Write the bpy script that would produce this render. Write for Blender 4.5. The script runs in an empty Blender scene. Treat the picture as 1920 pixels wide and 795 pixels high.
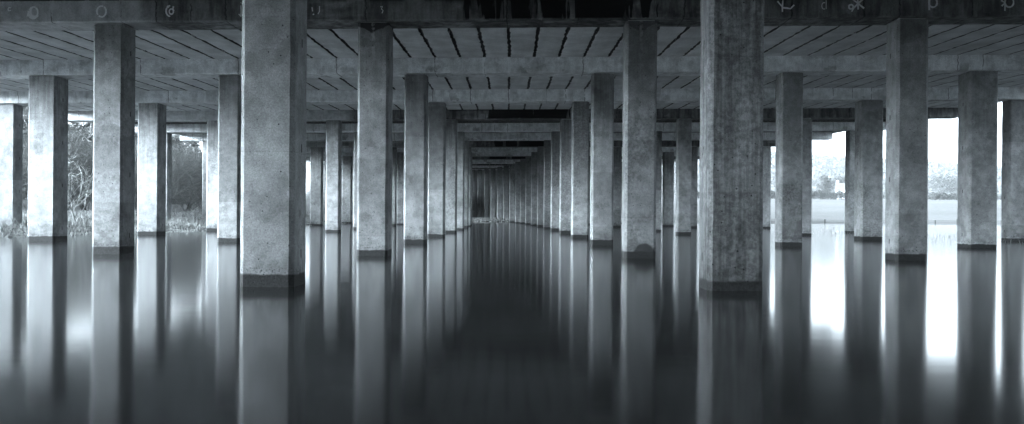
import bpy, bmesh, math, random
import numpy as np
from mathutils import Vector, Matrix

# ------------------------------------------------------------------ camera, sky, sun, exposure
scene = bpy.context.scene
COL = scene.collection
R = math.radians
F = 1744.0            # focal length in photo pixels (1920 wide)
VX, VY = 963.0, 403.4 # vanishing point of the channel / horizon row in the photo
CAMZ = 0.849

cam_d = bpy.data.cameras.new('camera'); cam = bpy.data.objects.new('camera', cam_d); COL.objects.link(cam)
cam_d.sensor_width = 36.0; cam_d.lens = 36.0 * F / 1920.0
cam_d.clip_start = 0.05; cam_d.clip_end = 9000.0
cam_d.shift_x = -(VX - 960.0) / 1920.0
cam_d.shift_y = (VY - 397.5) / 1920.0
cam.matrix_world = Matrix.Translation((0, 0, CAMZ)) @ Matrix.Rotation(R(90), 4, 'X') @ Matrix.Rotation(R(0.40), 4, 'Z')
scene.camera = cam

SUN_EL, SUN_AZ = 11.0, 253.0      # azimuth clockwise from +Y (view direction): behind and to the left
w = bpy.data.worlds.new('World'); scene.world = w; w.use_nodes = True
nt = w.node_tree; nt.nodes.clear()
sky = nt.nodes.new('ShaderNodeTexSky'); sky.sky_type = 'NISHITA'; sky.sun_disc = False
sky.sun_elevation = R(SUN_EL); sky.sun_rotation = R(SUN_AZ); sky.air_density = 1.0; sky.dust_density = 4.0; sky.ozone_density = 1.0
bw = nt.nodes.new('ShaderNodeRGBToBW'); nt.links.new(sky.outputs[0], bw.inputs[0])
tint = nt.nodes.new('ShaderNodeMixRGB'); tint.blend_type = 'MULTIPLY'; tint.inputs[0].default_value = 1.0
nt.links.new(bw.outputs[0], tint.inputs[1]); tint.inputs[2].default_value = (0.86, 1.0, 1.10, 1)
bg = nt.nodes.new('ShaderNodeBackground'); bg.inputs['Strength'].default_value = 0.10
nt.links.new(tint.outputs[0], bg.inputs['Color'])
wo = nt.nodes.new('ShaderNodeOutputWorld'); nt.links.new(bg.outputs[0], wo.inputs['Surface'])

sd = bpy.data.lights.new('sun', 'SUN'); sd.energy = 1.1; sd.angle = R(20); sd.color = (0.88, 1.0, 1.08)
sun = bpy.data.objects.new('sun', sd); COL.objects.link(sun)
az, el = R(SUN_AZ), R(SUN_EL)
to_sun = Vector((math.sin(az) * math.cos(el), math.cos(az) * math.cos(el), math.sin(el)))
sun.rotation_euler = to_sun.to_track_quat('Z', 'Y').to_euler()
sun.location = (-40, -40, 40)

scene.view_settings.view_transform = 'Standard'; scene.view_settings.look = 'None'
scene.view_settings.gamma = 1.0; scene.view_settings.use_curve_mapping = False
scene.view_settings.exposure = 4.72
scene.cycles.diffuse_bounces = 10; scene.cycles.max_bounces = 16; scene.cycles.sample_clamp_indirect = 20.0

rnd = random.Random(7); rng = np.random.default_rng(11)

# ------------------------------------------------------------------ node helpers
class NT:
    def __init__(s, name):
        s.m = bpy.data.materials.new(name); s.m.use_nodes = True
        s.t = s.m.node_tree; s.t.nodes.clear()
        s.out = s.n('ShaderNodeOutputMaterial')
    def n(s, typ, **kw):
        x = s.t.nodes.new(typ)
        for k, v in kw.items(): setattr(x, k, v)
        return x
    def set(s, sock, v):
        if isinstance(v, bpy.types.NodeSocket): s.t.links.new(v, sock)
        else: sock.default_value = v
    def math(s, op, a, b=0.0, c=None, clamp=False):
        x = s.n('ShaderNodeMath', operation=op, use_clamp=clamp); s.set(x.inputs[0], a); s.set(x.inputs[1], b)
        if c is not None: s.set(x.inputs[2], c)
        return x.outputs[0]
    def mul(s, a, b): return s.math('MULTIPLY', a, b)
    def add(s, a, b): return s.math('ADD', a, b)
    def ramp(s, v, lo, hi, a=0.0, b=1.0):         # smooth step of v from lo..hi to a..b
        x = s.n('ShaderNodeMapRange', interpolation_type='SMOOTHSTEP')
        s.set(x.inputs['Value'], v); s.set(x.inputs['From Min'], lo); s.set(x.inputs['From Max'], hi)
        s.set(x.inputs['To Min'], a); s.set(x.inputs['To Max'], b); return x.outputs[0]
    def mixf(s, f, a, b):
        x = s.n('ShaderNodeMix', data_type='FLOAT'); s.set(x.inputs[0], f); s.set(x.inputs[2], a); s.set(x.inputs[3], b); return x.outputs[0]
    def vec(s, v, sc):
        x = s.n('ShaderNodeVectorMath', operation='MULTIPLY'); s.set(x.inputs[0], v); s.set(x.inputs[1], sc); return x.outputs[0]
    def vadd(s, v, w_):
        x = s.n('ShaderNodeVectorMath', operation='ADD'); s.set(x.inputs[0], v); s.set(x.inputs[1], w_); return x.outputs[0]
    def noise(s, v, scale, detail=4.0, rough=0.55):
        x = s.n('ShaderNodeTexNoise'); s.set(x.inputs['Vector'], v); s.set(x.inputs['Scale'], scale)
        x.inputs['Detail'].default_value = detail; x.inputs['Roughness'].default_value = rough; return x.outputs['Fac']
    def voro(s, v, scale, feat='F1', out='Distance'):
        x = s.n('ShaderNodeTexVoronoi', feature=feat); s.set(x.inputs['Vector'], v); s.set(x.inputs['Scale'], scale); return x.outputs[out]
    def wnoise1(s, v):
        x = s.n('ShaderNodeTexWhiteNoise', noise_dimensions='1D'); s.set(x.inputs['W'], v); return x.outputs['Value']
    def grey(s, v, tint_=(0.97, 1.0, 1.02)):
        c = s.n('ShaderNodeCombineColor'); 
        for i in range(3): s.set(c.inputs[i], s.mul(v, tint_[i]))
        return c.outputs[0]
    def attr(s, name):
        return s.n('ShaderNodeAttribute', attribute_type='OBJECT', attribute_name=name).outputs['Fac']
    def coords(s):
        tc = s.n('ShaderNodeTexCoord'); oi = s.n('ShaderNodeObjectInfo')
        x = s.n('ShaderNodeSeparateXYZ'); s.set(x.inputs[0], tc.outputs['Object'])
        off = s.n('ShaderNodeCombineXYZ')
        s.set(off.inputs[0], s.mul(oi.outputs['Random'], 71.3)); s.set(off.inputs[1], s.mul(oi.outputs['Random'], 37.7)); s.set(off.inputs[2], s.mul(oi.outputs['Random'], 53.1))
        return tc.outputs['Object'], s.vadd(tc.outputs['Object'], off.outputs[0]), x.outputs[0], x.outputs[1], x.outputs[2], oi.outputs['Random']
    def finish(s, color, rough=0.85, bump=None, bstr=0.3, bdist=0.01, spec=0.35, ior=None):
        b = s.n('ShaderNodeBsdfPrincipled'); s.set(b.inputs['Base Color'], color); s.set(b.inputs['Roughness'], rough)
        b.inputs['Specular IOR Level'].default_value = spec
        if ior: b.inputs['IOR'].default_value = ior
        if bump is not None:
            bp = s.n('ShaderNodeBump'); bp.inputs['Strength'].default_value = bstr; bp.inputs['Distance'].default_value = bdist
            s.set(bp.inputs['Height'], bump); s.set(b.inputs['Normal'], bp.outputs[0])
        s.t.links.new(b.outputs[0], s.out.inputs['Surface']); s.b = b
        return s.m

def concrete_pillar():
    s = NT('pillar_concrete'); o, p, x, y, z, r = s.coords()
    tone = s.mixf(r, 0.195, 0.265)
    big = s.noise(p, 0.9, 3); med = s.noise(p, 5.0, 5, 0.6); fine = s.noise(p, 45.0, 4, 0.7)
    v = s.mul(tone, s.ramp(big, 0.28, 0.72, 0.76, 1.22))
    v = s.mul(v, s.ramp(med, 0.28, 0.72, 0.80, 1.18))
    pat = s.noise(s.vadd(p, (5.1, 2.2, 7.7)), 1.3, 5, 0.6)      # crisp-edged blotches
    v = s.mul(v, s.ramp(pat, 0.575, 0.59, 1.0, 0.80)); v = s.mul(v, s.ramp(pat, 0.355, 0.375, 1.16, 1.0))
    pit = s.ramp(s.voro(p, 34.0), 0.10, 0.22, 1.0, 0.0); pit = s.mul(pit, s.ramp(s.noise(p, 2.4, 2), 0.42, 0.56)); v = s.mul(v, s.ramp(pit, 0.0, 1.0, 1.0, 0.62))
    grit = s.noise(p, 110.0, 2, 0.6); v = s.mul(v, s.ramp(grit, 0.3, 0.7, 0.84, 1.14))
    # rough, mottled skin on some of the pillars
    mott = s.ramp(s.noise(p, 16.0, 5, 0.75), 0.40, 0.60, 0.68, 1.14)
    where = s.mul(s.ramp(s.noise(p, 0.7, 2), 0.45, 0.6), s.ramp(s.math('FRACT', s.mul(r, 13.7)), 0.35, 0.75, 0.12, 1.0))
    v = s.mul(v, s.mixf(where, s.ramp(fine, 0.28, 0.72, 0.80, 1.18), mott))
    # pour lifts with a faint joint line between them
    zz = s.add(s.math('DIVIDE', s.add(z, s.mul(s.noise(p, 3.0, 2), 0.03)), 1.55), s.mul(r, 9.0))
    lift = s.wnoise1(s.math('FLOOR', zz)); fr = s.math('FRACT', zz)
    v = s.mul(v, s.mixf(lift, 0.84, 1.14))
    v = s.mul(v, s.ramp(fr, 0.0, 0.010, 0.80, 1.0))
    # streaks running down from the top
    ps = s.vec(p, (13.0, 13.0, 0.7)); st = s.noise(ps, 1.0, 4, 0.65)
    topm = s.ramp(z, 1.2, 5.2)
    amt = s.add(s.mul(topm, s.ramp(s.math('FRACT', s.mul(r, 7.1)), 0.3, 0.8, 0.25, 0.8)), s.attr('streaked'))
    v = s.mul(v, s.mixf(s.math('MINIMUM', amt, 1.0), 1.0, s.ramp(st, 0.36, 0.62, 0.58, 1.06)))
    # air holes
    hol = s.voro(s.vadd(p, (3.3, 1.7, 0.4)), 11.0); hm = s.ramp(s.noise(p, 1.3, 2), 0.36, 0.52)
    hole = s.mul(s.ramp(hol, 0.07, 0.13, 1.0, 0.0), hm)
    v = s.mul(v, s.ramp(hole, 0.0, 1.0, 1.0, 0.2))
    # form tie slots on the side faces
    nrm = s.n('ShaderNodeTexCoord').outputs['Normal']; sx = s.n('ShaderNodeSeparateXYZ'); s.set(sx.inputs[0], nrm)
    side = s.ramp(s.math('ABSOLUTE', sx.outputs[0]), 0.85, 0.95)
    zt = s.math('ABSOLUTE', s.math('SUBTRACT', s.math('FRACT', s.math('DIVIDE', s.add(z, 0.25), 1.25)), 0.5))
    yt = s.math('ABSOLUTE', s.math('SUBTRACT', y, 0.04))
    tie = s.mul(side, s.mul(s.ramp(zt, 0.035, 0.045, 1, 0), s.ramp(yt, 0.018, 0.026, 1, 0)))
    v = s.mul(v, s.ramp(tie, 0, 1, 1.0, 0.2))
    # stained pillar heads and damp patches of single pillars
    hd = s.math('SUBTRACT', s.attr('top_z'), z)
    hmask = s.mul(s.attr('head_stain'), s.ramp(s.add(hd, s.add(s.mul(s.math('ABSOLUTE', s.add(x, 0.02)), 0.55), s.mul(s.noise(p, 6.0, 3), 0.16))), 0.28, 0.31, 1, 0))
    drip = s.mul(s.attr('head_stain'), s.mul(s.ramp(s.math('ABSOLUTE', s.add(x, s.mul(s.math('SUBTRACT', s.noise(p, 4.0, 3), 0.5), 0.12))), 0.018, 0.045, 1, 0), s.mul(s.ramp(hd, 0.1, 0.9, 1, 0), s.ramp(s.noise(p, 9.0, 4, 0.7), 0.42, 0.56))))
    v = s.mixf(hmask, v, 0.045); v = s.mixf(s.mul(drip, 0.75), v, 0.55)
    dx = s.math('SUBTRACT', x, 0.08); d2 = s.math('SQRT', s.add(s.mul(dx, dx), s.mul(s.mul(z, 0.8), s.mul(z, 0.8))))
    dm = s.mul(s.attr('foot_damp'), s.ramp(s.add(d2, s.mul(s.noise(p, 9.0, 3), 0.06)), 0.25, 0.285, 1, 0))
    v = s.mixf(dm, v, 0.05)
    # flood line: wet band, silt lines above it
    tl = s.add(z, s.mul(s.math('SUBTRACT', s.noise(s.vec(p, (6, 6, 1)), 1.0, 4), 0.5), 0.07))
    damp = s.ramp(tl, 0.10, 0.55, 1.0, 0.0)
    v = s.mul(v, s.mixf(damp, 1.0, s.ramp(med, 0.3, 0.7, 0.62, 0.88)))
    spk = s.mul(s.ramp(s.noise(p, 38.0, 3, 0.7), 0.54, 0.60), s.ramp(s.math('ABSOLUTE', s.math('SUBTRACT', tl, 0.19)), 0.0, 0.05, 1, 0))
    v = s.mixf(spk, v, 0.04)
    spk2 = s.mul(s.ramp(s.noise(p, 30.0, 3, 0.7), 0.56, 0.62), s.ramp(s.math('ABSOLUTE', s.math('SUBTRACT', tl, 0.48)), 0.0, 0.03, 1, 0))
    v = s.mixf(s.mul(spk2, 0.8), v, 0.05)
    wet = s.ramp(s.add(tl, s.mul(s.math('FRACT', s.mul(r, 29.0)), -0.05)), 0.095, 0.125, 1.0, 0.0)
    v = s.mixf(wet, v, s.ramp(fine, 0.3, 0.7, 0.014, 0.032))
    #lip = s.mul(s.ramp(s.noise(p, 25.0, 3), 0.56, 0.62), s.ramp(z, 0.012, 0.03, 1, 0)); v = s.mixf(s.mul(lip, 0.25), v, 0.40)
    h = s.add(s.mul(fine, 0.5), s.add(s.mul(med, 0.5), s.mul(hole, -1.2)))
    return s.finish(s.grey(v), s.mixf(wet, 0.86, 0.7), h, 0.6, 0.014, 0.12)

def concrete_beam():
    s = NT('beam_concrete'); o, p, x, y, z, r = s.coords()
    big = s.noise(p, 0.6, 3); med = s.noise(p, 4.0, 5, 0.65); fine = s.noise(p, 40.0, 4, 0.7)
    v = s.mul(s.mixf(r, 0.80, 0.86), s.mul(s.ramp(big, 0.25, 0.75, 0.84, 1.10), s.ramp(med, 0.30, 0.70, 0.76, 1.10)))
    v = s.mul(v, s.ramp(fine, 0.28, 0.72, 0.82, 1.14))
    # each panel joint above leaks: crack line, lime bloom and dirty runs under it
    q = s.math('DIVIDE', s.add(x, s.mul(s.math('SUBTRACT', s.noise(s.vec(p, (0.4, 0.0, 1.0)), 6.0, 5, 0.7), 0.5), 0.13)), 0.706)
    cell = s.math('FLOOR', s.add(q, 0.5)); dist = s.mul(s.math('ABSOLUTE', s.math('SUBTRACT', q, cell)), 0.706)
    cr = s.wnoise1(s.add(cell, s.mul(r, 91.0))); cr2 = s.wnoise1(s.add(cell, s.mul(r, 47.0)))
    lime = s.mul(s.ramp(cr, 0.5, 0.9), s.mul(s.ramp(s.add(dist, s.mul(s.noise(p, 9.0, 4), 0.10)), 0.06, 0.14, 1, 0), s.ramp(s.noise(s.vec(p, (14, 14, 3)), 1.0, 4), 0.40, 0.56)))
    v = s.mixf(s.mul(lime, 0.7), v, 0.92)
    stre = s.noise(s.vec(p, (5.0, 5.0, 0.8)), 1.0, 5, 0.65)
    v = s.mul(v, s.ramp(stre, 0.30, 0.55, 0.80, 1.03))
    v = s.mul(v, s.ramp(s.noise(s.vec(p, (1.1, 1.0, 1.8)), 1.0, 5, 0.7), 0.36, 0.5, 0.78, 1.04))
    crack = s.mul(s.ramp(cr2, 0.45, 0.65), s.mul(s.ramp(dist, 0.006, 0.022, 1, 0), s.ramp(s.noise(p, 5.0, 3), 0.35, 0.5))); v = s.mul(v, s.ramp(crack, 0, 1, 1.0, 0.35))
    damp = s.mul(s.ramp(s.noise(s.vadd(p, (9, 4, 2)), 1.1, 4), 0.60, 0.64), s.ramp(z, 0.05, 0.3, 1, 0.3)); v = s.mul(v, s.ramp(damp, 0, 1, 1.0, 0.6))
    # joint bents: soot-black runs through an open joint, thickest under the inner lane
    nrm = s.n('ShaderNodeTexCoord').outputs['Normal']; sx = s.n('ShaderNodeSeparateXYZ'); s.set(sx.inputs[0], nrm)
    st = s.attr('stain')
    v = s.mul(v, s.mixf(st, 1.0, 0.66))
    film = s.mul(st, s.mul(s.ramp(x, -7.6, -6.9), s.ramp(s.noise(s.vec(p, (0.7, 1, 1.6)), 1.0, 4), 0.30, 0.42, 0.55, 1.0)))
    v = s.mul(v, s.mixf(film, 1.0, s.ramp(stre, 0.38, 0.66, 0.20, 0.46)))
    hv = s.mul(s.ramp(x, -1.6, -0.3), s.ramp(x, 2.9, 3.5, 1, 0))
    run = s.noise(s.vec(p, (2.0, 2.0, 0.22)), 1.0, 5, 0.6)
    thr = s.mixf(hv, 0.25, 0.56)
    blk = s.mul(st, s.ramp(s.math('SUBTRACT', run, thr), 0.0, 0.02, 1.0, 0.0))
    edge = s.mul(s.ramp(z, 0.33, 0.44), s.mul(st, s.ramp(s.noise(s.vec(p, (1.6, 1, 1)), 1.0, 3), 0.48, 0.54)))
    blk = s.math('MAXIMUM', blk, s.mul(edge, s.ramp(s.math('ABSOLUTE', s.add(x, -0.5)), 3.5, 4.5, 1, 0)))
    blk = s.mul(blk, s.ramp(z, 0.004, 0.03, 0.5, 1.0))
    v = s.mixf(blk, v, 0.010)
    h = s.add(s.mul(fine, 0.4), s.add(s.mul(med, 0.6), s.mul(crack, -1.0)))
    return s.finish(s.grey(v), 0.88, h, 0.45, 0.015)

def concrete_panel():
    s = NT('panel_concrete'); o, p, x, y, z, r = s.coords()
    grain = s.noise(s.vec(p, (1.2, 9.0, 1.0)), 1.0, 5, 0.6); med = s.noise(p, 3.0, 4); fine = s.noise(p, 40.0, 3)
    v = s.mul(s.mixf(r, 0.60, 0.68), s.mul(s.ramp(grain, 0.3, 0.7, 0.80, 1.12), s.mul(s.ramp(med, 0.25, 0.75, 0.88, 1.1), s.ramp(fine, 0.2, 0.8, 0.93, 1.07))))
    e = s.ramp(s.math('ABSOLUTE', x), 0.27, 0.335)
    v = s.mixf(s.mul(e, s.ramp(s.noise(s.vec(p, (3, 7, 1)), 1.0, 4), 0.42, 0.62, 0.0, 0.7)), v, 0.8)
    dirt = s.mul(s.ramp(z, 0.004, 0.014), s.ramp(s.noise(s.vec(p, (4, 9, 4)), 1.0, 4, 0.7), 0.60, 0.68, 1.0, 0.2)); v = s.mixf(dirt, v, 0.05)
    return s.finish(s.grey(v), 0.9, s.add(s.mul(grain, 0.6), s.mul(fine, 0.3)), 0.35, 0.01)

def plain(name, lo, hi, scale=8.0, rough=0.9, bstr=0.3, tint_=(0.97, 1.0, 1.02)):
    s = NT(name); o, p, x, y, z, r = s.coords()
    n1 = s.noise(p, scale, 5, 0.65); n2 = s.noise(p, scale * 0.12, 3)
    v = s.mul(s.ramp(n1, 0.25, 0.75, lo, hi), s.ramp(n2, 0.3, 0.7, 0.85, 1.15))
    return s.finish(s.grey(v, tint_), rough, n1, bstr, 0.02)

def foliage(name, lo, hi):
    s = NT(name); g = s.n('ShaderNodeNewGeometry'); 
    v = s.mixf(g.outputs['Random Per Island'], lo, hi)
    return s.finish(s.grey(v, (0.96, 1.0, 0.99)), 0.75, spec=0.2)

def worn_paint():
    s = NT('worn_white_paint'); o, p, x, y, z, r = s.coords()
    n1 = s.noise(p, 26.0, 4, 0.75)
    b = s.n('ShaderNodeBsdfPrincipled'); b.inputs['Base Color'].default_value = (0.86, 0.88, 0.89, 1); b.inputs['Roughness'].default_value = 0.8
    t = s.n('ShaderNodeBsdfTransparent'); m = s.n('ShaderNodeMixShader')
    s.set(m.inputs[0], s.ramp(n1, 0.26, 0.40, 0.0, 1.0)); s.t.links.new(t.outputs[0], m.inputs[1]); s.t.links.new(b.outputs[0], m.inputs[2])
    s.t.links.new(m.outputs[0], s.out.inputs['Surface']); return s.m

def water_mat():
    s = NT('still_water'); tc = s.n('ShaderNodeTexCoord').outputs['Object']
    n1 = s.noise(s.vec(tc, (0.5, 1.6, 1.0)), 1.0, 3, 0.5)
    m = s.finish((0.022, 0.023, 0.024, 1), 0.10, n1, 0.05, 0.02, spec=0.5, ior=1.333)
    return m

def ground_mat():
    s = NT('ground_soil_grass'); tc = s.n('ShaderNodeTexCoord').outputs['Object']
    a = s.noise(tc, 0.05, 4); b = s.noise(tc, 0.9, 5, 0.7); c = s.noise(tc, 12.0, 4, 0.7)
    v = s.mul(s.ramp(a, 0.3, 0.7, 0.05, 0.07), s.mul(s.ramp(b, 0.3, 0.7, 0.75, 1.2), s.ramp(c, 0.25, 0.75, 0.75, 1.2)))
    return s.finish(s.grey(v), 0.95, c, 0.6, 0.05)

def hill_mat():
    s = NT('wooded_hillside'); tc = s.n('ShaderNodeTexCoord').outputs['Object']
    a = s.noise(tc, 0.012, 3); b = s.noise(tc, 0.12, 5, 0.75)
    wood = s.ramp(a, 0.44, 0.52)
    v = s.mixf(wood, s.ramp(b, 0.3, 0.7, 0.046, 0.056), s.ramp(b, 0.35, 0.65, 0.02, 0.05))
    return s.finish(s.grey(v), 0.95, b, 0.5, 1.5)

MAT = dict(pillar=concrete_pillar(), beam=concrete_beam(), panel=concrete_panel(), paint=worn_paint(), water=water_mat(), ground=ground_mat(), hill=hill_mat(),
           slab=plain('slab_soffit', 0.05, 0.10), parapet=plain('parapet_concrete', 0.25, 0.36, 5.0), pad=plain('bearing_mortar', 0.38, 0.55, 20.0),
           twig=foliage('bare_twigs', 0.035, 0.11), pale_twig=foliage('pale_bark_twigs', 0.18, 0.34), leaf=foliage('dark_stems', 0.012, 0.09), hedge=foliage('hedge_leaves', 0.02, 0.045),
           far_wood=foliage('far_wood', 0.032, 0.05), grass=foliage('dead_grass', 0.14, 0.32), stone=foliage('bank_rubble', 0.12, 0.42), wall=plain('white_render', 0.50, 0.60, 3.0), roof=plain('slate_roof', 0.05, 0.08, 3.0),
           wood=plain('weathered_timber', 0.02, 0.04, 12.0), glass=plain('window_glass', 0.02, 0.04, 2.0, 0.1, 0.0), trunk=plain('tree_bark', 0.05, 0.11, 14.0))

# ------------------------------------------------------------------ mesh helpers
def link(name, me, mat, parent=None, loc=(0, 0, 0), rot=None):
    o = bpy.data.objects.new(name, me); COL.objects.link(o)
    if mat is not None and me is not None and not me.materials: me.materials.append(mat)
    o.location = loc
    if rot is not None: o.rotation_euler = rot
    if parent is not None: o.parent = parent
    return o
def pyd(name, v, f, smooth=False):
    me = bpy.data.meshes.new(name); me.from_pydata([tuple(a) for a in v], [], [tuple(a) for a in f]); me.update()
    if smooth: me.polygons.foreach_set('use_smooth', [True] * len(me.polygons))
    return me
def tag(o, label, cat, group=None):
    o['label'] = label; o['category'] = cat
    if group: o['group'] = group
    return o
def empty(name, loc, label, cat, group=None):
    o = bpy.data.objects.new(name, None); COL.objects.link(o); o.location = loc; o.empty_display_size = 0.3
    return tag(o, label, cat, group)
def structure(o): o['kind'] = 'structure'; return o
def box_data(x0, x1, y0, y1, z0, z1):
    v = [(x0, y0, z0), (x1, y0, z0), (x1, y1, z0), (x0, y1, z0), (x0, y0, z1), (x1, y0, z1), (x1, y1, z1), (x0, y1, z1)]
    return v, [(0, 3, 2, 1), (4, 5, 6, 7), (0, 1, 5, 4), (1, 2, 6, 5), (2, 3, 7, 6), (3, 0, 4, 7)]
def box(name, *a): return pyd(name, *box_data(*a))
def smooth(a, b, t):
    t = np.clip((t - a) / (b - a), 0, 1); return t * t * (3 - 2 * t)

# ------------------------------------------------------------------ viaduct layout
S = 8.0; NROW = 20; KMIN = -4
SHIFT = {4: -.06, 5: -.11, 6: -.20, 7: -.34, 8: -.54, 9: -.83, 10: -1.19, 11: -1.60, 12: -2.08, 13: -2.72, 14: -3.49, 15: -4.40, 16: -5.46, 17: -6.64, 18: -7.92, 19: -9.35, 20: -10.9}
CROSS = 0.0095       # crossfall, right side higher
SKEW = R(1.2)
def xc(k): return -0.15 + SHIFT.get(k, 0.0)
def yc(k): return S * (k + 0.335) + 0.30
def heading(k):
    return math.atan2(-(xc(min(k + 1, 20)) - xc(max(k - 1, -6))), S * (min(k + 1, 20) - max(k - 1, -6)))
def rotz(k): return heading(k) - SKEW
def zb(k): return 4.365 + 0.1665 * (k + 0.335) + (0.006 * (k - 8) ** 2 if k > 8 else 0.0)
SP = 5.39; NC = 8; BW = 0.86; BH = 0.44; XE = 20.55
def bent_point(k, lx, ly=0.0):
    a = rotz(k); return Vector((xc(k) + lx * math.cos(a) - ly * math.sin(a), yc(k) + lx * math.sin(a) + ly * math.cos(a), 0))

# ------------------------------------------------------------------ ground, water
def shore_l(y): return -15.0 - 4.2 * (1 - smooth(26, 36, y)) - 9.0 * (1 - smooth(0, 26, y)) + 0.5 * np.sin(y * 0.31) + 0.25 * np.sin(y * 0.83 + 1)
def shore_r(y): return 14.9 + 2.2 * (1 - smooth(27, 33, y)) + 12.0 * (1 - smooth(0, 26, y)) + 0.45 * np.sin(y * 0.27 + 2) + 0.2 * np.sin(y * 0.9)
def ground_h(x, y):
    dl = shore_l(y) - x; dr = x - shore_r(y); df = y - (113 + 0.25 * x + 0.6 * np.sin(x * 0.7))
    left = np.where(dl > -3, np.clip(dl * 0.10, -0.3, 0.25) + 0.7 * smooth(1.5, 10, dl) + 0.9 * smooth(10, 26, dl), -1)
    fl = smooth(15.5, 19, x)                                   # the field right of the channel lies under shallow water up to the fence
    rise = y + 0.2 * x
    right = np.where((x > 15) | (y > 126), -1.1 + fl * (0.95 + 0.09 * np.sin(x * 0.5) * np.sin(y * 0.21) + 0.30 * smooth(118, 150, rise) + 5.6 * smooth(135, 285, rise) + 0.028 * np.clip(y - 255, 0, 2500) ** 0.95), -1.1)
    far = np.where(df > -3, np.clip(df * 0.16, -0.3, 0.3), -1)
    xm = -0.12 - 0.00165 * np.clip(y - 50, 0, 120) ** 1.85
    emb = np.where(y > 114, 7.0 * smooth(116, 134, y) * smooth(9, 17, np.abs(x - xm)) * (1 - smooth(19, 29, np.abs(x - xm))), -1)  # ground rise flanking the abutment, added to block side light on the far bays
    return np.maximum(np.maximum(np.maximum(left, right), emb), np.maximum(far, -1.1))
def axis(core0, core1, step, outs0, outs1):
    return np.concatenate([np.array(outs0, float), np.arange(core0, core1, step), np.array(outs1, float)])
xs = axis(-46, 44, 0.8, [-2400, -1500, -1000, -500, -250, -140, -90, -65, -54], [46, 50, 56, 64, 74, 86, 100, 120, 140, 165, 190, 220, 260, 320, 400, 520, 700, 1000, 1600, 2400])
ys = axis(-34, 136, 0.9, [-1500, -1000, -400, -150, -100, -80, -70, -60, -52, -46, -40], [138, 143, 150, 158, 168, 180, 195, 210, 225, 240, 255, 270, 290, 315, 345, 380, 430, 500, 600, 800, 1200, 1800, 2400])
XX, YY = np.meshgrid(xs, ys); ZZ = ground_h(XX, YY)
nearm = (np.abs(XX) < 60) & (YY < 140) & (YY > -40)
ZZ = ZZ + np.where(nearm & (ZZ > -0.5), rng.normal(0, 0.025, ZZ.shape), 0)
ZZ[YY < -75] = np.maximum(ZZ[YY < -75], 0.3)
def grid_mesh(name, XX, YY, ZZ, smooth_=True):
    ny, nx = XX.shape; v = np.stack([XX, YY, ZZ], -1).reshape(-1, 3)
    i = np.arange(nx * ny).reshape(ny, nx)
    f = np.stack([i[:-1, :-1], i[:-1, 1:], i[1:, 1:], i[1:, :-1]], -1).reshape(-1, 4)
    return pyd(name, v.tolist(), f.tolist(), smooth_)
structure(link('ground', grid_mesh('ground', XX, YY, ZZ), MAT['ground']))
structure(link('water', pyd('water', [(-60, -90, 0), (75, -90, 0), (75, 170, 0), (-60, 170, 0)], [(0, 1, 2, 3)]), MAT['water']))

# hill behind the fields on the right
def hill_h(X, Y):
    b = 62 * np.exp(-((X - 235) / 190) ** 2) + 40 * np.exp(-((X - 520) / 160) ** 2) + 34 * np.exp(-((X - 40) / 200) ** 2) + 30 * np.exp(-((X - 900) / 300) ** 2)
    return 0.60 * b
hx = np.linspace(-300, 1500, 420); hy = np.linspace(560, 1150, 90); HX, HY = np.meshgrid(hx, hy)
prof = smooth(560, 880, HY) * (1 - 0.5 * smooth(950, 1150, HY))
tree_noise = np.abs(rng.normal(0, 1, HX.shape)); tree_noise = (tree_noise + np.roll(tree_noise, 1, 1) + np.roll(tree_noise, 1, 0)) / 3
HZ = 12 + hill_h(HX, HY) * prof * (1 + 0.12 * np.sin(HX / 47.0) * np.cos(HY / 61.0)) - 30 * (1 - smooth(560, 600, HY))
structure(link('hill', grid_mesh('hill', HX, HY, HZ), MAT['hill']))

# woods on the hillside, far off
n = 100000; wx = rng.uniform(40, 700, n); wy = 600 + 300 * rng.uniform(0, 1, n)
dens = np.sin(wx / 31.0 + 2 * np.sin(wy / 40.0)) + np.sin(wy / 23.0 + wx / 57.0) + 0.8 * smooth(820, 880, wy) * 3
sel = dens > -0.9; wx, wy = wx[sel], wy[sel]
ix = np.clip(np.searchsorted(hx, wx), 0, len(hx) - 1); iy = np.clip(np.searchsorted(hy, wy), 0, len(hy) - 1)
clump = 3.0 + 2.5 * np.abs(np.sin(wx / 3.1 + wy)) * np.abs(np.cos(wy / 4.3))
WOOD = np.stack([wx, wy, HZ[iy, ix] + rng.uniform(0, 1, len(wx)) * clump], 1)

# ------------------------------------------------------------------ the viaduct
via = empty('concrete_viaduct', (0, 0, 0), 'long concrete road viaduct on rows of square pillars standing in still water', 'bridge')

def pillar_mesh(w_, h, near, seed):
    """square pillar with chamfered, slightly worn arrises; origin at the water line, foot below it"""
    rr = random.Random(seed); a = w_ / 2; c = 0.052
    ring = [(-a + c, -a), (a - c, -a), (a, -a + c), (a, a - c), (a - c, a), (-a + c, a), (-a, a - c), (-a, -a + c)]
    zs = [-1.7] + ([-0.05 + (h + 0.05) * i / 26 for i in range(26)] if near else [0.0, h * 0.5]) + [h]
    v, f = [], []
    for i, z in enumerate(zs):
        for (x, y) in ring:
            j = 0.0035 if (near and 0 < i < len(zs) - 1) else 0.0
            v.append((x + rr.uniform(-j, j), y + rr.uniform(-j, j), z))
    for i in range(len(zs) - 1):
        for q in range(8): f.append((i * 8 + q, i * 8 + (q + 1) % 8, i * 8 + 8 + (q + 1) % 8, i * 8 + 8 + q))
    n = len(zs) - 1; f.append(tuple(n * 8 + q for q in range(8))); f.append(tuple(7 - q for q in range(8)))
    return pyd('pillar', v, f)
PAD = 0.025
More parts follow.
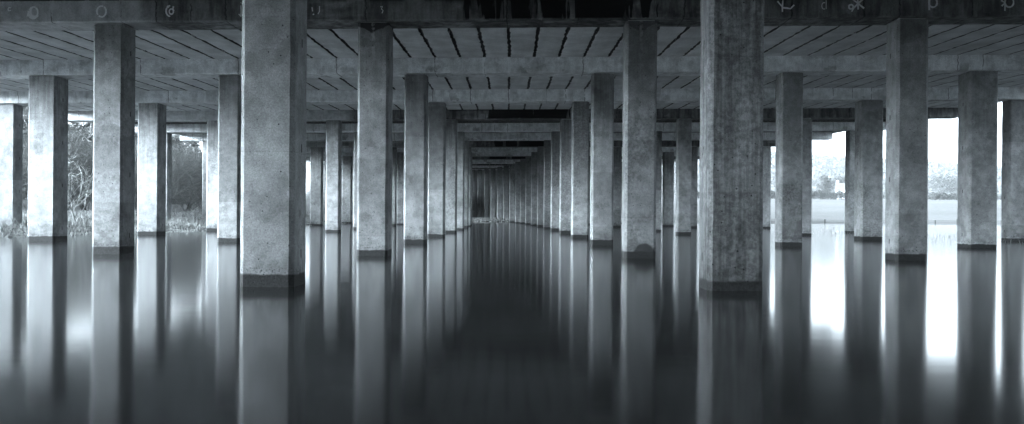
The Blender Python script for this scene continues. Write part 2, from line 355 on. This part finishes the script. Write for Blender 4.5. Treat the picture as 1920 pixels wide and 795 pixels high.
for k in range(KMIN, NROW):
    for c in range(NC):
        lx = (c - 3.5) * SP; wd = 0.80 if c in (1, 6) else 0.63
        top = zb(k) + CROSS * lx - PAD
        p = bent_point(k, lx)
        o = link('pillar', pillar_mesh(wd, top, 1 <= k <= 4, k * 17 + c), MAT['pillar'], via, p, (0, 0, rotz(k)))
        o['top_z'] = top; o['head_stain'] = 0.0; o['foot_damp'] = 0.0; o['streaked'] = 0.0
        if (k, c) == (2, 3): o['head_stain'] = 1.0; o['label'] = 'pillar with a dark heart-shaped stain at its head'
        if (k, c) == (2, 4): o['head_stain'] = 0.5; o['foot_damp'] = 1.0; o['label'] = 'pillar with a round damp patch at its foot'
        if (k, c) == (1, 4): o['streaked'] = 0.9; o['label'] = 'near pillar with dark vertical streaks'
        if (k, c) == (1, 3): o['label'] = 'near pillar with scattered small holes'
        pd = link('bearing_pad', box('bearing_pad', -wd * 0.42, wd * 0.42, -wd * 0.42, wd * 0.42, top - 0.002, zb(k) + CROSS * (lx) + 0.004), MAT['pad'], o)

def beam_mesh(seed):
    rr = random.Random(seed); n = 118; c = 0.022
    prof_ = [(-BW / 2, BH), (-BW / 2, c), (-BW / 2 + c, 0), (BW / 2 - c, 0), (BW / 2, c), (BW / 2, BH)]
    v, f = [], []
    for i in range(n + 1):
        x = -XE + 2 * XE * i / n
        for (y, z) in prof_:
            j = 0.006 if 0 < i < n else 0
            v.append((x, y + rr.uniform(-j, j), z + (rr.uniform(-j, j) if z < 0.3 else 0)))
    for i in range(n):
        for q in range(6): f.append((i * 6 + q, i * 6 + (q + 1) % 6, i * 6 + 6 + (q + 1) % 6, i * 6 + 6 + q))
    f.append((5, 4, 3, 2, 1, 0)); f.append(tuple(n * 6 + q for q in range(6)))
    me = pyd('cross_beam', v, f); bm = bmesh.new(); bm.from_mesh(me); bmesh.ops.recalc_face_normals(bm, faces=bm.faces); bm.to_mesh(me); bm.free(); return me
beams = {}
for k in range(KMIN, NROW):
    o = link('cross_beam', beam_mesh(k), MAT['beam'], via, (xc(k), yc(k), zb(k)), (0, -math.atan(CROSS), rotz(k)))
    o['stain'] = 1.0 if k in (2, 5, 8, 11, 14, 17) else 0.0
    if k == 2: o['label'] = 'soot-stained near cross beam with white chalk marks'
    beams[k] = o

# precast deck panels between the bents
PW = 0.706; GAP = 0.082; NP = int(2 * XE / PW)
def panel_data(seed, segs=40, L=1.0):
    rr = random.Random(seed); hw = PW / 2 - GAP / 2; v, f = [], []
    for i in range(segs + 1):
        y = i / segs; e = 0.0 if i in (0, segs) else 1.0
        jl, jr = (rr.choice((-0.022, -0.01, 0, 0, rr.uniform(0, 0.022))) * e for _ in range(2))
        v += [(-hw - 0.004, y, 0.10), (-hw + jl, y, 0.016), (-hw + 0.012 + jl, y, 0), (hw - 0.012 - jr, y, 0), (hw - jr, y, 0.016), (hw + 0.004, y, 0.10)]
    for i in range(segs):
        for q in range(6): f.append((i * 6 + q, i * 6 + 6 + q, i * 6 + 6 + (q + 1) % 6, i * 6 + (q + 1) % 6))
    f.append(tuple(range(6))); f.append(tuple(segs * 6 + 5 - q for q in range(6)))
    return v, f
PV = [panel_data(s) for s in range(7)]
PM = [pyd('deck_panel', *d) for d in PV]
def panel_matrix(k, lx):
    a = bent_point(k, lx, 0.03); b = bent_point(k + 1, lx, -0.03)
    a.z = zb(k) + BH + CROSS * lx; b.z = zb(k + 1) + BH + CROSS * lx
    d = b - a; L = d.length; yv = d.normalized(); xv = Vector((1, 0, CROSS)); xv = (xv - yv * xv.dot(yv)).normalized(); zv = xv.cross(yv)
    m = Matrix((xv, yv * L, zv)).transposed().to_4x4(); m.translation = a; return m
for k in range(KMIN, NROW - 1):
    if k in (2, 3, 4):
        for i in range(NP):
            lx = (i - (NP - 1) / 2) * PW
            o = link('deck_panel', rnd.choice(PM), MAT['panel'], via); o.matrix_local = panel_matrix(k, lx)
    else:
        v, f = [], []
        for i in range(NP):
            d = panel_data(i % 5, 4); m = panel_matrix(k, (i - (NP - 1) / 2) * PW); n0 = len(v)
            v += [tuple(m @ Vector(q)) for q in d[0]]; f += [tuple(q + n0 for q in ff) for ff in d[1]]
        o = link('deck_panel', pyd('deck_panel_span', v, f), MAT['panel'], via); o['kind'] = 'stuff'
# road slab and parapets above
def strip(name, prof_, mat, ks):
    v, f = [], []; n = len(prof_)
    for k in ks:
        for (lx, dz) in prof_:
            p = bent_point(k, lx); v.append((p.x, p.y, zb(k) + BH + CROSS * lx + dz))
    for i in range(len(ks) - 1):
        for q in range(n): f.append((i * n + q, i * n + n + q, i * n + n + (q + 1) % n, i * n + (q + 1) % n))
    f.append(tuple(range(n))); f.append(tuple((len(ks) - 1) * n + n - 1 - q for q in range(n)))
    me = pyd(name, v, f); bm = bmesh.new(); bm.from_mesh(me); bmesh.ops.recalc_face_normals(bm, faces=bm.faces); bm.to_mesh(me); bm.free()
    return link(name, me, mat, via)
KS = list(range(KMIN, NROW))
PE = NP * PW / 2
strip('road_slab', [(-PE, 0.085), (PE, 0.085), (PE, 0.42), (-PE, 0.42)], MAT['slab'], KS)
for sgn in (-1, 1):
    strip('parapet', [(sgn * (PE + 0.004), -0.05), (sgn * (PE + 0.30), -0.05), (sgn * (PE + 0.30), 1.25), (sgn * (PE + 0.004), 1.25)], MAT['parapet'], KS)
# abutment at the far end
ab = link('abutment', box('abutment', -24, 24, 0, 1.2, -1, zb(19) + 1.0), MAT['parapet'], via, (xc(19) - 0.1, yc(19) + 0.46, 0), (0, 0, rotz(19)))

# chalk marks on the stained beam of the second bent
DB = yc(2) - BW / 2
def stroke(pts, wd):
    v, f = [], []
    for i, (x, z) in enumerate(pts):
        a = pts[max(i - 1, 0)]; b = pts[min(i + 1, len(pts) - 1)]
        dx, dz = b[0] - a[0], b[1] - a[1]; L = math.hypot(dx, dz) or 1
        ww = wd * rnd.uniform(0.75, 1.2) / 2
        v += [(x - dz / L * ww, 0, z + dx / L * ww), (x + dz / L * ww, 0, z - dx / L * ww)]
    for i in range(len(pts) - 1): f.append((2 * i, 2 * i + 2, 2 * i + 3, 2 * i + 1))
    return v, f
def ring(cx, cz, rx, rz, a0=0, a1=360, n=22):
    return [(cx + rx * math.cos(R(a0 + (a1 - a0) * i / n)), cz + rz * math.sin(R(a0 + (a1 - a0) * i / n))) for i in range(n + 1)]
def mark(px, py, strokes, wd=2.6):
    """strokes in photo pixels relative to (px, py), y down; placed on the beam's front face"""
    k = DB / F; v, f = [], []
    x0 = (px - VX) * k - xc(2)
    z0 = CAMZ + (VY + (px - VX) * math.tan(R(0.4)) - py) * k - zb(2) - CROSS * x0
    for st in strokes:
        vv, ff = stroke([(x0 + a * k, z0 - b * k) for a, b in st], wd * 1.35 * k); n0 = len(v)
        v += [(a, -BW / 2 - 0.012, b) for a, _, b in vv]; f += [tuple(q + n0 for q in g) for g in ff]
    link('chalk_mark', pyd('chalk_mark', v, f), MAT['paint'], beams[2])
mark(6, 13, [ring(0, 0, 3, 3, 40, 320)], 1.5)
mark(52, 19, [ring(0, 0, 8, 10), ring(-0.5, 1, 9.5, 11, 20, 200), ring(1, -1, 6.5, 9, 60, 250), [(-11, 2), (-11.5, 8)]], 2.4)
mark(182, 18, [ring(0, 0, 8.5, 10.5, -60, 130), ring(0, 0, 9, 10, 140, 290)], 2.4)
mark(313, 18, [ring(0, 0, 8, 10, 90, 270), ring(2, 1, 4, 5), [(6, -9), (5, -4), (7, 0)], [(-6, -10), (-3, -6)]], 2.2)
mark(447, 20, [[(0, -12), (1, 0), (0, 9)], [(-4, 4), (0, 9), (3, 5)], [(0, -18), (4, -13)]], 1.7)
mark(590, 18, [[(-8, -6), (-7, 2)], [(6, -8), (6, 2), (3, 7)], [(-7, 8), (-4, 7)]], 1.7)
mark(714, 16, [[(-3, -4), (1, -5), (-1, 0), (2, 3), (0, 8)]], 1.5)
mark(1462, 12, [[(-9, -7), (-4, -1), (0, 3)], [(1, -9), (0, 4), (0, 13)], [(0, 5), (9, 6), (15, 7), (22, 0)]], 2.2)
mark(1542, 12, [[(1, -9), (1, 8)], ring(-3, 2, 4, 6, 60, 300)], 1.2)
mark(1602, 10, [[(-1, -12), (0, 11)], [(-10, -8), (0, 0), (11, 9)], [(10, -9), (0, 0), (-8, 8), (-12, 15)], ring(-13, 6, 4, 4)], 2.4)
mark(1737, 9, [ring(3, 0, 7.5, 8.5), [(-4, -7), (-4, 4), (-4, 14)]], 2.4)
mark(1875, 9, [ring(5, 0, 8, 9), [(-2, -12), (-3, 4), (-3, 16)], [(-10, -4), (-3, 1), (-9, 7)]], 2.4)

# ------------------------------------------------------------------ plants
def tubes(segs, sides=3):
    """segs: list of (p0, p1, r0, r1) -> verts, faces"""
    P0 = np.array([s[0] for s in segs]); P1 = np.array([s[1] for s in segs]); r0 = np.array([s[2] for s in segs]); r1 = np.array([s[3] for s in segs])
    d = P1 - P0; d /= np.linalg.norm(d, axis=1, keepdims=True) + 1e-9
    up = np.where(np.abs(d[:, 2:3]) < 0.9, [[0, 0, 1.0]], [[1.0, 0, 0]]); u = np.cross(d, up); u /= np.linalg.norm(u, axis=1, keepdims=True); w_ = np.cross(d, u)
    vs = []
    for P, rr in ((P0, r0), (P1, r1)):
        for q in range(sides):
            a = 2 * math.pi * q / sides; vs.append(P + (u * math.cos(a) + w_ * math.sin(a)) * rr[:, None])
    v = np.stack(vs, 1).reshape(-1, 3); n = len(segs); b = np.arange(n)[:, None] * (2 * sides); f = []
    for q in range(sides): f.append(np.concatenate([b + q, b + (q + 1) % sides, b + sides + (q + 1) % sides, b + sides + q], 1))
    return v.tolist(), np.stack(f, 1).reshape(-1, 4).tolist()
def grow(rr, h, stems, spread, levels=4, kids=(4, 7), r0=0.035, droop=0.15):
    trunk, twig = [], []
    def br(p, d, L, r, lev):
        n = 4 if lev < 2 else 3; pts = [p]
        for i in range(n):
            d = (d + Vector((rr.gauss(0, .22), rr.gauss(0, .22), rr.gauss(0, .16) - droop * (lev > 1) * 0.5))).normalized()
            q = pts[-1] + d * (L / n); pts.append(q)
            ra, rb = r * (1 - 0.6 * i / n), r * (1 - 0.6 * (i + 1) / n)
            (trunk if lev == 0 else twig).append((tuple(pts[-2]), tuple(q), ra, rb))
        if lev + 1 < levels:
            for _ in range(rr.randint(*kids)):
                t = rr.uniform(0.25, 1.0); i = min(int(t * n), n - 1); b = pts[i].lerp(pts[i + 1], t * n - i)
                nd = (d + Vector((rr.gauss(0, .75), rr.gauss(0, .75), rr.gauss(0.05, .5)))).normalized()
                br(b, nd, L * rr.uniform(0.38, 0.68), r * 0.52, lev + 1)
    for _ in range(stems):
        a = rr.uniform(0, 2 * math.pi); e = rr.uniform(0.1, spread)
        br(Vector((rr.gauss(0, .15), rr.gauss(0, .15), -0.1)), Vector((math.cos(a) * e, math.sin(a) * e, 1)).normalized(), h * rr.uniform(0.5, 0.7), r0 * rr.uniform(.7, 1.2), 0)
    return trunk, twig
def gz(x, y): return float(ground_h(np.array(float(x)), np.array(float(y))))
def leaf_quads(pts, size, rg, asp=0.55):
    n = len(pts); d1 = rg.normal(0, 1, (n, 3)); d1 /= np.linalg.norm(d1, axis=1, keepdims=True); d2 = np.cross(d1, rg.normal(0, 1, (n, 3))); d2 /= np.linalg.norm(d2, axis=1, keepdims=True)
    s_ = size * rg.uniform(.6, 1.4, (n, 1)); a = d1 * s_; b = d2 * s_ * asp
    v = np.stack([pts - a, pts - b, pts + a, pts + b], 1).reshape(-1, 3); f = np.arange(4 * n).reshape(-1, 4)
    return v.tolist(), f.tolist()

SHRUB = []
for q in range(4):
    t_, w_ = grow(random.Random(100 + q), 6.0, 7, 0.9, 5, (5, 6), 0.05)
    SHRUB.append((pyd('stem', *tubes(t_, 4)), pyd('twigs', *tubes(w_, 3))))
GL = 'tall bare-branched shrub in the thicket on the left bank'
spots = []
for i, (y, off) in enumerate([(51, 9.5), (54, 12.5), (57, 10.5), (60, 15), (64, 9.5), (68, 13), (71, 10), (75, 15), (79, 11), (84, 14.5), (88, 11), (93, 15), (99, 11), (108, 12)]):
    x = float(shore_l(np.array(float(y)))) - off; spots.append((x, y))
for i, (x, y) in enumerate(spots):
    e = empty('bare_shrub', (x, y, gz(x, y)), GL, 'shrub', 'bare shrubs on the left bank'); e.rotation_euler = (0, 0, rnd.uniform(0, 6.28)); sc = rnd.uniform(0.85, 1.15); e.scale = (sc, sc, sc)
    st, tw = SHRUB[i % 4]
    link('stem', st, MAT['twig'], e); link('twigs', tw, MAT['twig'], e)
# the pale shrub that stands out in front of the thicket
t_, w_ = grow(random.Random(5), 3.6, 9, 0.42, 4, (3, 5), 0.022, 0.0)
x, y = -17.9, 37.5
e = empty('pale_shrub', (x, y, gz(x, y)), 'pale upright bare shrub in front of the dark left thicket', 'shrub')
link('stem', pyd('stem', *tubes(t_, 4)), MAT['pale_twig'], e); link('twigs', pyd('twigs', *tubes(w_, 3)), MAT['pale_twig'], e)

o = link('hillside_wood', pyd('hillside_wood', *leaf_quads(WOOD, 1.3, rng)), MAT['far_wood']); o['kind'] = 'stuff'; o['label'] = 'pale distant woodland on the hillside'; o['category'] = 'woodland'
# dark ivy and bramble behind shrubs; unseen stretch toward camera added to shade pillars
n = 110000; yy = rng.uniform(-45, 125, n); xx = shore_l(yy) - 13.5 - 10.5 * smooth(36, 52, yy) - np.abs(rng.normal(0, 2.6, n)); zz = ground_h(xx, yy) + rng.uniform(0, 1, n) ** 0.8 * (0.25 + 0.58 * smooth(38, 56, yy) + 0.6 * (1 - smooth(-8, 6, yy)) + 0.22 * (smooth(60, 66, yy) - smooth(88, 94, yy) + smooth(98, 104, yy))) * (6.6 + 1.4 * np.sin(yy * 0.5) + 0.9 * np.sin(yy * 1.3 + 1))
o = link('undergrowth', pyd('undergrowth', *leaf_quads(np.stack([xx, yy, zz], 1), 0.46, rng, 0.2)), MAT['leaf']); o['kind'] = 'stuff'; o['label'] = 'dark ivy and bramble mass under the shrubs of the left bank, extended out of view as added shade'; o['category'] = 'undergrowth'

# dead grass and reeds along the banks
def blades(px_, py_, h, lean, wd, name, label, mat='grass'):
    n = len(px_); z = ground_h(px_, py_) - 0.03; hh = h * rng.uniform(0.45, 1.2, n); a = rng.uniform(0, 6.283, n); ln = lean * rng.uniform(0, 1, n) * hh
    b = rng.uniform(0, 3.1416, n); ww = wd * rng.uniform(.6, 1.3, n)
    B = np.stack([px_, py_, np.maximum(z, -0.05)], 1); sdv = np.stack([np.cos(b) * ww, np.sin(b) * ww, 0 * b], 1)
    M_ = B + np.stack([np.cos(a) * ln * .35, np.sin(a) * ln * .35, hh * .6], 1); T = B + np.stack([np.cos(a) * ln, np.sin(a) * ln, hh], 1)
    v = np.stack([B - sdv, B + sdv, M_ + sdv * .7, M_ - sdv * .7, T], 1).reshape(-1, 3); i5 = np.arange(n)[:, None] * 5
    f = np.concatenate([i5 + [0, 1, 2, 3]], 0).tolist() + np.concatenate([i5 + [3, 2, 4]], 0).tolist()
    o = link(name, pyd(name, v.tolist(), f), MAT[mat]); o['kind'] = 'stuff'; o['label'] = label; o['category'] = 'grass'; return o
n = 50000; yy = 28 + 90 * rng.uniform(0, 1, n) ** 1.5; xx = shore_l(yy) + 0.35 - 7.5 * rng.uniform(0, 1, n) ** 1.2
hh = np.where(rng.uniform(0, 1, n) < 0.06, 0.6, 0.24) * (0.5 + 0.5 * smooth(0, 3.5, shore_l(yy) - xx))
blades(xx, yy, hh, 1.7, 0.011, 'bank_grass', 'pale dead grass and reeds along the left bank')
n = 900; yy = rng.choice([31.0, 33.5, 41, 44, 49, 58, 70], n) + rng.normal(0, 1.0, n); xx = rng.choice([15.6, 17.5, 19.2, 21, 24], n) + rng.normal(0, 0.5, n)
blades(xx, yy, 0.24, 0.8, 0.007, 'marsh_grass', 'thin dead grass in the flooded right bank')
n = 3000; xx = rng.uniform(-8, 6, n); yy = 112.5 + 0.25 * xx + rng.uniform(0, 5, n)
blades(xx, yy, 0.35, 0.9, 0.012, 'shore_grass', 'dry grass on the far shore under the viaduct')

# rubble on the shores
def rubble(cx, cy, size, name, label):
    v, f = [], []
    for x, y, s_ in zip(cx, cy, size):
        bm = bmesh.new(); n0 = len(v); z = max(gz(x, y), -0.06)
        for d in ((1, 0, 0), (-1, 0, 0), (0, 1, 0), (0, -1, 0), (0, 0, 1), (0, 0, -1)):
            v.append((x + d[0] * s_ * rnd.uniform(.6, 1.3), y + d[1] * s_ * rnd.uniform(.6, 1.3), z + d[2] * s_ * rnd.uniform(.4, .8) + s_ * .1))
        for a in ((0, 2, 4), (2, 1, 4), (1, 3, 4), (3, 0, 4), (2, 0, 5), (1, 2, 5), (3, 1, 5), (0, 3, 5)): f.append(tuple(q + n0 for q in a))
        bm.free()
    o = link(name, pyd(name, v, f), MAT['stone']); o['kind'] = 'stuff'; o['label'] = label; o['category'] = 'rubble'
n = 420; cx = rng.uniform(-9, 6, n); cy = 112.3 + 0.25 * cx + rng.uniform(0, 2.4, n); rubble(cx, cy, rng.uniform(0.05, 0.22, n), 'shore_rubble', 'loose stones on the far shore under the viaduct')
n = 260; cy = 28 + 30 * rng.uniform(0, 1, n); cx = shore_l(cy) + rng.uniform(-0.6, 0.7, n); rubble(cx, cy, rng.uniform(0.02, 0.10, n), 'bank_debris', 'stones and debris at the left waterline')
n = 320; cy = np.where(rng.uniform(0, 1, n) < 0.5, yc(4), yc(5)) + rng.normal(0, 0.9, n); cx = 18.7 + rng.normal(0, 1.0, n); rubble(cx, cy, rng.uniform(0.02, 0.08, n), 'marsh_debris', 'stones and debris at the right waterline')

# ------------------------------------------------------------------ fields on the right: fence, hedges, trees, house
def at(px, Y): return (px - VX) / F * Y
fe = empty('field_fence', (at(1660, 118), 118, 0), 'low flooded post and wire fence across the right field', 'fence')
fx0, fx1 = at(1380, 118) - fe.location.x, at(1960, 118) - fe.location.x
for i in range(15):
    x = fx0 + (fx1 - fx0) * i / 14; y = rnd.uniform(-.2, .2); z = gz(fe.location.x + x, 118 + y)
    link('fence_post', box('fence_post', x - .05, x + .05, y - .05, y + .05, z - 0.3, z + rnd.uniform(.55, .75)), MAT['wood'], fe)
for zz_ in (0.25, 0.5):
    segs = [((fx0 + (fx1 - fx0) * i / 14, 0, zz_ + gz(fe.location.x + fx0 + (fx1 - fx0) * i / 14, 118)), (fx0 + (fx1 - fx0) * (i + 1) / 14, 0, zz_ + gz(fe.location.x + fx0 + (fx1 - fx0) * (i + 1) / 14, 118)), .018, .018) for i in range(14)]
    link('fence_wire', pyd('fence_wire', *tubes(segs)), MAT['wood'], fe)

def hedge(px0, px1, Y, h, name, label, dens=1.0, depth=2.2):
    x0, x1 = at(px0, Y), at(px1, Y); L = x1 - x0; n = int(420 * L * dens * h / 2.4); rg = np.random.default_rng(int(px0))
    xx = rg.uniform(0, L, n); yy = rg.normal(0, depth / 2.6, n); top = h * (0.82 + 0.12 * np.sin(xx * 0.9) + 0.10 * np.sin(xx * 2.3 + 1)); zz = top * np.sqrt(np.clip(1 - (yy / depth) ** 2, 0.05, 1)) * rg.uniform(0.0, 1.0, n) ** 0.6
    g0 = gz((x0 + x1) / 2, Y); base = ground_h(x0 + xx, Y + yy) - g0
    o = link(name, pyd(name, *leaf_quads(np.stack([xx - L / 2, yy, zz + base], 1), 0.17, rg)), MAT['hedge'], None, ((x0 + x1) / 2, Y, g0)); return tag(o, label, 'hedge')
hedge(1425, 1600, 262, 2.6, 'hedge', 'long dark hedge at the field edge below the white cottage')
hedge(1746, 1840, 250, 2.3, 'hedge', 'short rounded hedge in the field seen at the right')
hedge(1640, 1960, 330, 1.7, 'hedge', 'thin straight hedge line behind the short rounded hedge', 0.8, 1.4)
hedge(1285, 1330, 262, 2.6, 'hedge', 'hedge piece seen through the narrow gap left of the streaked pillar')

def tree(px, Y, h, w_, seed, label, name='round_tree'):
    rg = np.random.default_rng(seed); rr = random.Random(seed); x = at(px, Y); z = gz(x, Y)
    e = empty(name, (x, Y, z), label, 'tree')
    t_, tw = grow(rr, h * 0.9, 2, 0.25, 3, (5, 7), 0.16, 0.0)
    link('trunk', pyd('trunk', *tubes(t_ + tw, 5)), MAT['trunk'], e)
    cl = rg.normal(0, 1, (46, 3)); cl /= np.linalg.norm(cl, axis=1, keepdims=True); cl = cl * rg.uniform(.35, 1, (46, 1)) * [w_ / 2, w_ / 2, h * 0.40] + [0, 0, h * 0.58]
    pts = (cl[:, None, :] + rg.normal(0, w_ * 0.085, (46, 70, 3))).reshape(-1, 3)
    link('crown', pyd('crown', *leaf_quads(pts, 0.26, rg)), MAT['hedge'], e)
tree(1549, 312, 8.0, 4.6, 21, 'dense dark tree left of the white cottage')
tree(1582, 350, 9.0, 8.0, 22, 'spreading tree behind the roof of the white cottage')
tree(1764, 420, 12.5, 9.0, 23, 'left of two hazy round trees at the foot of the hill')
tree(1785, 400, 11.0, 7.0, 24, 'right of two hazy round trees at the foot of the hill')
tree(1720, 430, 11.0, 9.0, 25, 'hazy tree beside the second row pillar at the right')

# white cottage
HY_ = 300; hx_ = at(1566, HY_); g0 = gz(hx_ + 4, HY_)
ho_rot = R(-24)
ho = empty('white_cottage', (hx_, HY_, g0 + 0.5), 'white gabled cottage behind the long hedge at the right', 'house')
ho.rotation_euler = (0, 0, ho_rot)
a, L, D, E, A = 0, 9.0, 5.0, 2.5, 4.6
v = [(0, 0, -1.5), (L, 0, -1.5), (L, D, -1.5), (0, D, -1.5), (0, 0, E), (L, 0, E), (L, D, E), (0, D, E), (0, D / 2, A), (L, D / 2, A)]
link('wall', pyd('wall', v, [(0, 1, 5, 4), (2, 3, 7, 6), (3, 0, 4, 8, 7), (1, 2, 6, 9, 5)]), MAT['wall'], ho)
def slab4(q, t): 
    nrm = (Vector(q[1]) - Vector(q[0])).cross(Vector(q[3]) - Vector(q[0])).normalized() * t
    vv = [Vector(p_) + nrm * 0.02 / t for p_ in q] + [Vector(p_) + nrm for p_ in q]
    return vv, [(3, 2, 1, 0), (4, 5, 6, 7), (0, 1, 5, 4), (1, 2, 6, 5), (2, 3, 7, 6), (3, 0, 4, 7)]
rf = link('roof', pyd('roof', *slab4([(-.2, -.3, E - .2), (L + .2, -.3, E - .2), (L + .2, D / 2, A + .02), (-.2, D / 2, A + .02)], .15)), MAT['roof'], ho)
link('roof', pyd('roof', *slab4([(L + .2, D + .3, E - .2), (-.2, D + .3, E - .2), (-.2, D / 2, A + .02), (L + .2, D / 2, A + .02)], .15)), MAT['roof'], ho)
link('chimney', box('chimney', .15, .75, D / 2 - .35, D / 2 + .35, A - .3, A + .9), MAT['wall'], rf)
for x in (1.6, 4.4, 7.0):
    wn = link('window', box('window', x, x + .9, -.05, .03, 1.0, 2.1), MAT['wall'], ho); link('pane', box('pane', x + .08, x + .82, -.062, -.02, 1.08, 2.02), MAT['glass'], wn)

# ------------------------------------------------------------------ damp winter air
hz = NT('damp_air'); pv = hz.n('ShaderNodeVolumePrincipled'); pv.inputs['Color'].default_value = (0.93, 0.97, 1.0, 1); pv.inputs['Density'].default_value = 0.00018
hz.t.links.new(pv.outputs[0], hz.out.inputs['Volume'])
o = link('haze', box('haze', -2450, 2450, -1550, 2450, -2.6, 110), hz.m); o['kind'] = 'stuff'; o['label'] = 'thin pale haze over the fields'; o['category'] = 'haze'
